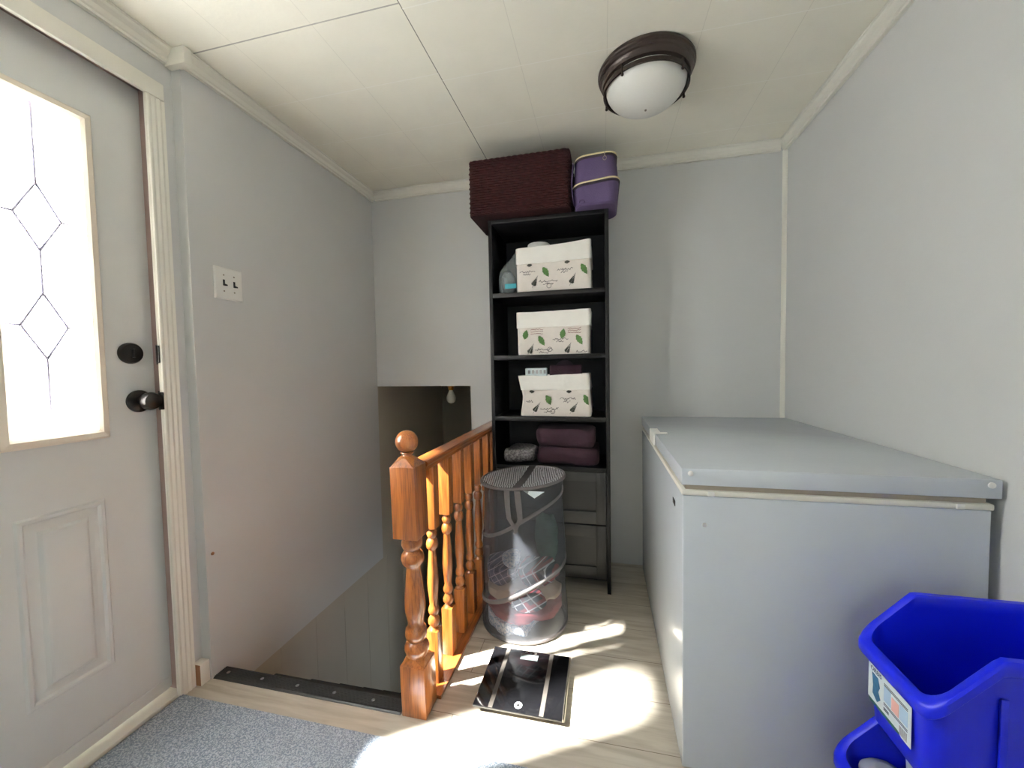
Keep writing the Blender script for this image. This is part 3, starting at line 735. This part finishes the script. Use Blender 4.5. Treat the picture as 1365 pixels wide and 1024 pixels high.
# ------------------------------------------------------------------ pop-up hamper
HC, HR, HH = (-.345, 1.685), .182, .635
hm = thing('laundry_hamper', (HC[0], HC[1], 0), 'round grey mesh pop-up laundry hamper with clothes in front of the bookcase', 'laundry hamper')
def hr_(z, a): return HR + .006 * math.sin(z * 17 + 1.2) + .004 * math.sin(2 * a + z * 6) - .010 * math.exp(-((z - .42) / .12) ** 2) * (1 if math.sin(a) < .3 else .3)
NA = 72
mb = MB(); mb.rings([[(HC[0] + hr_(z, a) * math.cos(a), HC[1] + hr_(z, a) * math.sin(a), z) for a in [2 * PI * i / NA for i in range(NA)]] for z in [.006 + (HH - .006) * k / 24 for k in range(25)]], False, False)
obj('mesh_side', mb, M['net'], hm)
obj('base_panel', MB().lathe([(HR, .002), (HR, .006)], (HC[0], HC[1], 0), 'Z', 72), M['band'], hm)
ld = MB()
def lidz(x, y): return HH + .004 + .012 * (x - HC[0]) / HR + .012 * math.cos(PI / 2 * min(1, math.hypot(x - HC[0], y - HC[1]) / HR)) * -.6
def half(x_lo, x_hi, m_):
    ld.use(m_)
    g = 16
    for i in range(g):
        xa, xb_ = x_lo + (x_hi - x_lo) * i / g, x_lo + (x_hi - x_lo) * (i + 1) / g
        def lim(x): return math.sqrt(max(0, HR * HR - (x - HC[0]) ** 2))
        for k in range(12):
            def pt(x, kk): y = HC[1] - lim(x) + 2 * lim(x) * kk / 12; return (x, y, lidz(x, y))
            ld.poly([pt(xa, k), pt(xb_, k), pt(xb_, k + 1), pt(xa, k + 1)])
half(HC[0] - HR, HC[0] - .004, M['net_lid']); half(HC[0] + .022, HC[0] + HR, M['net_lid'])
bmesh.ops.remove_doubles(ld.bm, verts=ld.bm.verts, dist=1e-5)
lid = obj('mesh_lid', ld, None, hm)
sl = MB(); 
def strip(x0a, x0b, x1a, x1b):
    for k in range(12):
        def q(xa, xb_, kk):
            t = kk / 12; x = xa + (xb_ - xa) * t; y = HC[1] - .178 + .356 * t; return (x, y, lidz(x, y) + .002)
        sl.poly([q(x0a, x0b, k), q(x1a, x1b, k), q(x1a, x1b, k + 1), q(x0a, x0b, k + 1)])
strip(HC[0] - .008, HC[0] - .004, HC[0] + .026, HC[0] + .030); obj('opening_slit', sl, M['band_dark'], lid)
def wire(fz, a0, a1, r=.006, off=0, n=90):
    return [(HC[0] + (hr_(fz(a), a) + off) * math.cos(a), HC[1] + (hr_(fz(a), a) + off) * math.sin(a), fz(a)) for a in [a0 + (a1 - a0) * i / n for i in range(n + 1)]]
obj('rim_band', MB().tube([(HC[0] + HR * math.cos(2 * PI * i / NA), HC[1] + HR * math.sin(2 * PI * i / NA), HH + .012 * math.cos(2 * PI * i / NA)) for i in range(NA)], .0065, 8, True), M['band'], hm)
obj('base_band', MB().tube([(HC[0] + HR * math.cos(2 * PI * i / NA), HC[1] + HR * math.sin(2 * PI * i / NA), .010) for i in range(NA)], .008, 8, True), M['band'], hm)
# spiral spring sewn in tape: crosses the front at two heights
def fz1(a): return .485 + .075 * math.tanh((a + PI / 2) * 1.2) + .02 * (a + PI / 2)
def fz2(a): return .195 + .065 * math.tanh((a + PI / 2) * 1.1) + .02 * (a + PI / 2)
obj('spring_band', MB().tube(wire(fz1, -PI, .2), .0075, 8, flat=.5), M['band'], hm)
obj('spring_band', MB().tube(wire(fz2, -PI, .2), .0095, 8, flat=.5), M['band'], hm)
# carrying strap loops hanging over the front rim
def strap(xs):
    s_ = MB(); rs = []
    for x, z, wd in xs:
        y = HC[1] - math.sqrt(HR ** 2 - (x - HC[0]) ** 2) - .010
        rs.append([(x - wd, y, z), (x + wd, y, z), (x + wd, y - .004, z), (x - wd, y - .004, z)])
    s_.rings(rs, smooth=False); return s_
obj('carry_strap', strap([(-.372, .630, .011), (-.370, .57, .010), (-.365, .52, .009), (-.345, .490, .008), (-.335, .468, .006)]), M['band'], hm)
obj('carry_strap', strap([(-.330, .632, .012), (-.324, .57, .012), (-.320, .52, .010), (-.332, .490, .007), (-.342, .462, .006)]), M['band'], hm)
obj('care_label', MB().prism([(-.31, .628), (-.225, .628), (-.265, .600)], 'Y', HC[1] - .172, HC[1] - .170), M['label_white'], hm)
# clothes inside
kw = dict(rmax=.164, cen=HC)
B = 9.0
for nm, c_, r_, sd, m_, lim, lb in (
    ('shirt', (-.40, 1.63, .035), (.13, .13, .04), 1, 'white_print', (-B, B, -B, B, .008, .060), 'white speckled garment at the bottom left of the mesh hamper'),
    ('shirt', (-.335, 1.67, .094), (.17, .17, .045), 2, 'red_cloth', (-B, B, -B, B, .062, .122), 'red garment near the bottom of the mesh hamper'),
    ('shirt', (-.35, 1.69, .156), (.168, .165, .045), 3, 'beige_cloth', (-B, B, 1.575, B, .124, .188), 'beige garment across the middle of the hamper pile'),
    ('flannel_shirt', (-.300, 1.545, .160), (.080, .045, .050), 4, 'plaid', (-B, B, -B, 1.573, .124, .21), 'navy and red plaid flannel bundle low at the hamper front'),
    ('flannel_shirt', (-.430, 1.66, .235), (.085, .115, .048), 5, 'plaid2', (-B, -.362, 1.576, B, .19, .262), 'violet-grey plaid flannel on the left of the hamper pile'),
    ('flannel_shirt', (-.275, 1.65, .240), (.085, .10, .05), 6, 'plaid', (-.358, B, 1.576, 1.742, .19, .272), 'navy plaid flannel with white lines on the right top of the hamper pile'),
    ('shirt', (-.385, 1.64, .290), (.050, .065, .030), 7, 'white_print', (-B, -.362, -B, B, .264, .34), 'pale crumpled garment on top of the hamper pile'),
    ('shirt', (-.255, 1.79, .33), (.06, .045, .13), 8, 'green_cloth', (-.355, B, 1.745, B, .19, .46), 'dull green garment standing up at the back of the hamper')):
    o = obj(nm, blob(MB(), c_, r_, sd, .22, 14, 24, zmin=.008, lim=lim, **kw), M[m_]); tag(o, lb, 'clothes', 'clothes in the hamper')

# ------------------------------------------------------------------ bathroom scale
scx, scy = -.273, 1.306
sc = thing('bathroom_scale', (scx, scy, 0), 'black glass bathroom scale on the floor in front of the hamper', 'bathroom scale')
obj('scale_body', MB().box(scx - .138, scx + .150, scy - .122, scy + .150, .006, .020, .004), M['scale_body'], sc)
for sx in (-.11, .11):
    for sy in (-.1, .1): obj('foot', MB().lathe([(.016, 0), (.016, .006)], (scx + sx, scy + sy, 0), 'Z', 16), M['dark_slot'], sc)
gl = obj('glass_top', MB().box(scx - .146, scx + .144, scy - .137, scy + .137, .021, .028, .002), M['scale_glass'], sc)
for x in (-.088, .078): obj('electrode_strip', MB().box(scx + x - .007, scx + x + .007, scy - .136, scy + .136, .0281, .0288), M['scale_strip'], gl)
obj('display', MB().box(scx - .035, scx + .030, scy + .090, scy + .118, .0281, .0287), M['lcd'], gl)
obj('badge', MB().lathe([(.0125, .0281), (.0125, .0287)], (scx + .0, scy - .110, 0), 'Z', 24), M['label_white'], gl)
bd = MB(); bd.lathe([(.0065, .02872), (.0065, .0289)], (scx, scy - .110, 0), 'Z', 5); 
obj('badge_mark', bd, M['dark_slot'], gl)
for i in range(3): obj('unit_button', MB().lathe([(.005, .0281), (.005, .0286)], (scx - .018 + i * .018, scy + .127, 0), 'Z', 14), M['scale_strip'], gl)

# ------------------------------------------------------------------ chest freezer
FX0, FX1, FY0, FY1 = .204, .889, 1.114, 2.215
fz = thing('chest_freezer', ((FX0 + FX1) / 2, (FY0 + FY1) / 2, 0), 'white chest freezer standing in the corner along the right wall', 'freezer')
obj('cabinet', MB().box(FX0 + .003, FX1 - .014, FY0 + .006, FY1, .004, .768, .004, 3), M['freezer'], fz)
obj('foot_rail', MB().box(FX0 + .03, FX1 - .03, FY0 + .03, FY1 - .02, 0, .004), M['dark_slot'], fz)
obj('cabinet_rim', MB().box(FX0 + .001, FX1 - .011, FY0 + .003, FY1 - .001, .768, .783, .004), M['gasket'], fz)
obj('door_gasket', MB().box(FX0 + .012, FX1 - .022, FY0 + .012, FY1 - .01, .783, .797), M['scale_body'], fz)
lid = obj('lid', MB().box(FX0, FX1, FY0, FY1 - .004, .797, .842, .003, 2), M['freezer'], fz)
for x in (FX0 + .022, FX1 - .022): obj('cap_screw', MB().lathe([(.007, 0), (.007, -.003), (.004, -.005), (.001, -.0055)], (x, FY0, .829), 'Y', 14), M['white_plastic'], lid)
for x in (FX0 + .075, FX1 - .075): obj('rim_clip', MB().box(x - .010, x + .006, FY0 - .001, FY0 + .004, .769, .782, .002), M['white_plastic'], fz)
lt = MB(); lt.box(FX0 - .008, FX0 + .046, 1.64, 1.66, .8425, .849, .002); lt.box(FX0 - .010, FX0 - .002, 1.63, 1.76, .80, .848, .003); lt.box(FX0 - .008, FX0 + .022, 1.66, 1.76, .8425, .848, .002)
obj('lid_latch', lt, M['white_plastic'], lid)
obj('maker_badge', MB().box(FX0 + .0015, FX0 + .0035, 1.225, 1.262, .700, .716, .0006), M['dark_slot'], fz)
obj('plug_cap', MB().lathe([(.006, 0), (.006, -.002), (.001, -.003)], (.262, FY0 + .0065, .690), 'Y', 14), M['white_plastic'], fz)

# ------------------------------------------------------------------ recycling bins
def recycling_bin(z_off, x_off, zb, label):
    X0, X1, Y0, Y1 = .549 + x_off, .884 + min(0, x_off), .806, 1.022
    cx_, cy_, hx, hy = (X0 + X1) / 2, (Y0 + Y1) / 2, (X1 - X0) / 2, (Y1 - Y0) / 2
    t = thing('recycling_bin', (cx_, cy_, zb), label, 'recycling bin', 'stacked blue recycling bins')
    def top(x, y): return .505 + z_off + .105 * min(1, max(0, (x - X0 - .010) / .098))
    def rg(off, f, taper=0): return rrect(cx_, cy_, hx - off - taper, hy - off - taper, .034 - min(off, .01) * .6, 0, 7, 26, zf=f)
    def mix(k, lo, hi=None): return lambda x, y: lo + (top(x, y) - .026 - lo) * k
    mb = MB(); rs = []
    for k, tp in ((0, .012), (.03, .009), (.4, .006), (1, .0)): rs.append(rg(.014, mix(k, zb), tp))
    rs.append(rg(.0025, lambda x, y: top(x, y) - .026)); rs.append(rg(0, lambda x, y: top(x, y) - .022)); rs.append(rg(0, lambda x, y: top(x, y) - .005)); rs.append(rg(.003, lambda x, y: top(x, y)))
    rs.append(rg(.014, lambda x, y: top(x, y))); rs.append(rg(.0175, lambda x, y: top(x, y) - .004))
    for k, tp in ((1, .001), (.4, .007), (.03, .011), (.015, .03)): rs.append(rg(.018, mix(k, zb + .004), tp))
    mb.rings(rs); obj('tub', mb, M['blue'], t)
    rb = MB()
    for x in (.66,): rb.box(X0 + (x - .549), X0 + (x - .549) + .012, Y0 + .0105, Y0 + .0155, zb + .02, zb + .20, .002)
    obj('side_rib', rb, M['blue'], t)
    return t, X0
rb, rx0 = recycling_bin(0, 0, .337, 'upper blue recycling bin with white product label, stacked by the freezer')
recycling_bin(-.276, -.044, 0, 'lower blue recycling bin holding rubbish under the labelled one')
# product label on the front face of the upper bin (faces -x)
XF = .5628
def lx(u, v): # u 0..1 from far to near, v 0..1 from bottom: position on label
    return (.983 - u * .122, .384 + v * .082)
def lbox(u0, u1, v0, v1, d, sl_=0):
    ya, za = lx(u0, v0); yb_, zb_ = lx(u1, v1)
    return (XF - d - .0006, XF - d, yb_, ya, za, zb_)
lb = MB().prism([lx(0, 0.08), lx(.72, .08), lx(.8, 0), lx(1, 0), lx(1, 1), lx(0, 1)], 'X', XF - .0012, XF - .0004)
L0 = obj('product_label', lb, M['label_white'], rb); L0['label'] = 'white printed product label'
obj('label_edge', MB().prism([lx(.0, .08), lx(.05, .0), lx(.74, .0), lx(.78, .06), lx(.72, .08)], 'X', XF - .0012, XF - .0004), M['label_green'], L0)
pic = MB().prism([lx(.10, .82), lx(.25, .80), lx(.30, .6), (lx(.26, .45)), lx(.32, .3), lx(.24, .16), lx(.12, .28), lx(.13, .5)], 'X', XF - .0018, XF - .0013)
obj('label_picture', pic, M['label_teal'], L0)
pn = MB(); pn.use(M['label_blue']).box(*lbox(.40, .56, .42, .80, .0012)).box(*lbox(.76, .93, .42, .78, .0012)); pn.use(M['label_pink']).box(*lbox(.58, .74, .40, .72, .0012))
pn.use(M['label_ink'])
for v in (.85, .81, .35, .31): pn.box(*lbox(.40, .93, v, v + .015, .0012))
for v in (.22, .18): pn.box(*lbox(.40, .52, v, v + .02, .0012))
pn.use(M['label_grey'])
for i in range(7): pn.box(*lbox(.76 + i * .025, .772 + i * .025, .05, .26, .0012))
obj('label_panels', pn, None, L0)
def text_mesh(txt, size):
    cu = bpy.data.curves.new('lettering', 'FONT'); cu.body = txt; cu.size = size; cu.extrude = .0002; cu.align_x = 'LEFT'
    o = bpy.data.objects.new('lettering', cu); C.objects.link(o)
    dg = bpy.context.evaluated_depsgraph_get(); me = bpy.data.meshes.new_from_object(o.evaluated_get(dg)); bpy.data.objects.remove(o)
    return me
me = text_mesh('ORBIS', .0125)
tb = MB(); tb.use(M['label_ink']); b2 = bmesh.new(); b2.from_mesh(me)
y_, z_ = lx(.06, .865)
# text x -> -y, text y -> z, seen from -x
tb.add(b2, False, Matrix(((0, 0, -1, XF - .0015), (-1, 0, 0, y_), (0, 1, 0, z_), (0, 0, 0, 1))))
obj('brand_lettering', tb, None, L0)
# rubbish in the lower bin
ct = thing('plastic_tub', (.583, .955, .014), 'clear grey plastic food tub lying in the lower blue bin', 'food container')
TX, TY = .583, .955
mb = MB(); mb.rings([rrect(TX, TY, .034, .036, .03, .014, 6, 3), rrect(TX, TY, .040, .042, .034, .215, 6, 3), rrect(TX, TY, .042, .044, .036, .222, 6, 3), rrect(TX, TY, .042, .044, .036, .230, 6, 3), rrect(TX, TY, .034, .036, .03, .240, 6, 3), rrect(TX, TY, .018, .02, .018, .247, 6, 3)], True, True)
obj('tub_body', mb, see_through('clear_grey_plastic', rgb(200, 204, 210), .7, .12), ct)
obj('tub_rim', MB().tube(rrect(TX, TY, .0405, .0425, .035, .226, 8, 4), .0025, 6, True), M['film_cap'], ct)
o = obj('paper_flyer', MB().prism([(.648, .014), (.656, .014), (.640, .262), (.634, .260)], 'Y', .905, .985), M['label_white']); tag(o, 'white paper flyer standing in the lower blue bin', 'paper')

# ------------------------------------------------------------------ ceiling light
LC = (.165, 1.592)
cl = thing('ceiling_light', (LC[0], LC[1], ZC), 'round flush ceiling light with dark bronze ring and white glass bowl', 'ceiling light')
obj('canopy', MB().lathe([(.168, 0), (.172, -.006), (.172, -.014), (.168, -.018), (.168, -.024), (.163, -.028), (.163, -.035), (.158, -.04), (.156, -.052), (.150, -.055), (.14, -.055)], (LC[0], LC[1], ZC), 'Z', 64), M['bronze'], cl)
pr = [(.143 * math.cos(a), -.054 - .092 * math.sin(a)) for a in [PI / 2 * i / 14 for i in range(15)]]; pr[-1] = (.0008, pr[-1][1])
obj('glass_bowl', MB().lathe(pr, (LC[0], LC[1], ZC), 'Z', 64), M['opal'], cl)
rg = MB(); rg.rings([[(LC[0] + r * math.cos(a), LC[1] + r * math.sin(a), ZC + z) for a in [2 * PI * i / 64 for i in range(64)]] for r, z in ((.147, -.064), (.153, -.064), (.153, -.078), (.147, -.078), (.147, -.064))], False, False, smooth=False)
ring_o = obj('trim_ring', rg, M['bronze'], cl)
for a in (-2.2, -.75, 2.75, .35):
    x, y = LC[0] + .152 * math.cos(a), LC[1] + .152 * math.sin(a)
    obj('ring_post', MB().tube([(x, y, ZC - .05), (x, y, ZC - .084)], .004, 8).lathe([(.001, -.093), (.005, -.090), (.0055, -.086), (.003, -.082)], (x, y, ZC), 'Z', 12), M['bronze'], ring_o)
obj('bowl_nub', MB().lathe([(.004, -.145), (.004, -.149), (.001, -.151)], (LC[0], LC[1], ZC), 'Z', 12), M['scale_body'], cl)

# ------------------------------------------------------------------ light
W = bpy.data.worlds.new('daylight'); SC.world = W; W.use_nodes = True
W.node_tree.nodes['Background'].inputs[0].default_value = (.78, .89, 1.0, 1)
W.node_tree.nodes['Background'].inputs[1].default_value = 3.4
def light(name, kind, loc, rot):
    l = bpy.data.lights.new(name, kind); o = bpy.data.objects.new(name, l); C.objects.link(o); o.location = loc; o.rotation_euler = rot; return o
su = light('sun', 'SUN', (-5, -2, 5), (0, 0, 0)); su.data.energy = 340; su.data.angle = .055; su.data.color = (1, .95, .86)
d = Vector((.615, .354, -.707)); su.rotation_euler = d.to_track_quat('-Z', 'Y').to_euler()
def portal(name, loc, d, sx, sy):
    o = light(name, 'AREA', loc, Vector(d).to_track_quat('-Z', 'Y').to_euler()); o.data.shape = 'RECTANGLE'; o.data.size = sx; o.data.size_y = sy; o.data.cycles.is_portal = True
portal('sky_portal_door', (XS - .09, .613, 1.407), (1, 0, 0), .6, .95)
portal('sky_portal_window', (0, YF - .12, 1.5), (0, 1, 0), .62, 1.02)

# ------------------------------------------------------------------ camera
cam = bpy.data.cameras.new('camera'); co = bpy.data.objects.new('camera', cam); C.objects.link(co); SC.camera = co
p_, r_, y_ = math.radians(-2.4876), math.radians(-1.03783), math.radians(-12.9222)
cp, sp, cr, sr, cy_, sy_ = math.cos(p_), math.sin(p_), math.cos(r_), math.sin(r_), math.cos(y_), math.sin(y_)
fwd = Vector((sy_ * cp, cy_ * cp, sp)); right = Vector((cy_, -sy_, 0)); up = right.cross(fwd)
r2 = right * cr + up * sr; u2 = up * cr - right * sr
co.matrix_world = Matrix(((r2.x, u2.x, -fwd.x, 0), (r2.y, u2.y, -fwd.y, 0), (r2.z, u2.z, -fwd.z, 1.12), (0, 0, 0, 1)))
cam.sensor_width = 36; cam.lens = 36 * 525.74 / 1365; cam.clip_start = .02
SC.view_settings.view_transform = 'Standard'; SC.view_settings.look = 'None'; SC.view_settings.gamma = 1; SC.view_settings.use_curve_mapping = False
SC.view_settings.exposure = .55
SC.cycles.max_bounces = 12; SC.cycles.diffuse_bounces = 6; SC.cycles.transparent_max_bounces = 16; SC.cycles.sample_clamp_indirect = 6
SC.cycles.caustics_reflective = False; SC.cycles.caustics_refractive = False
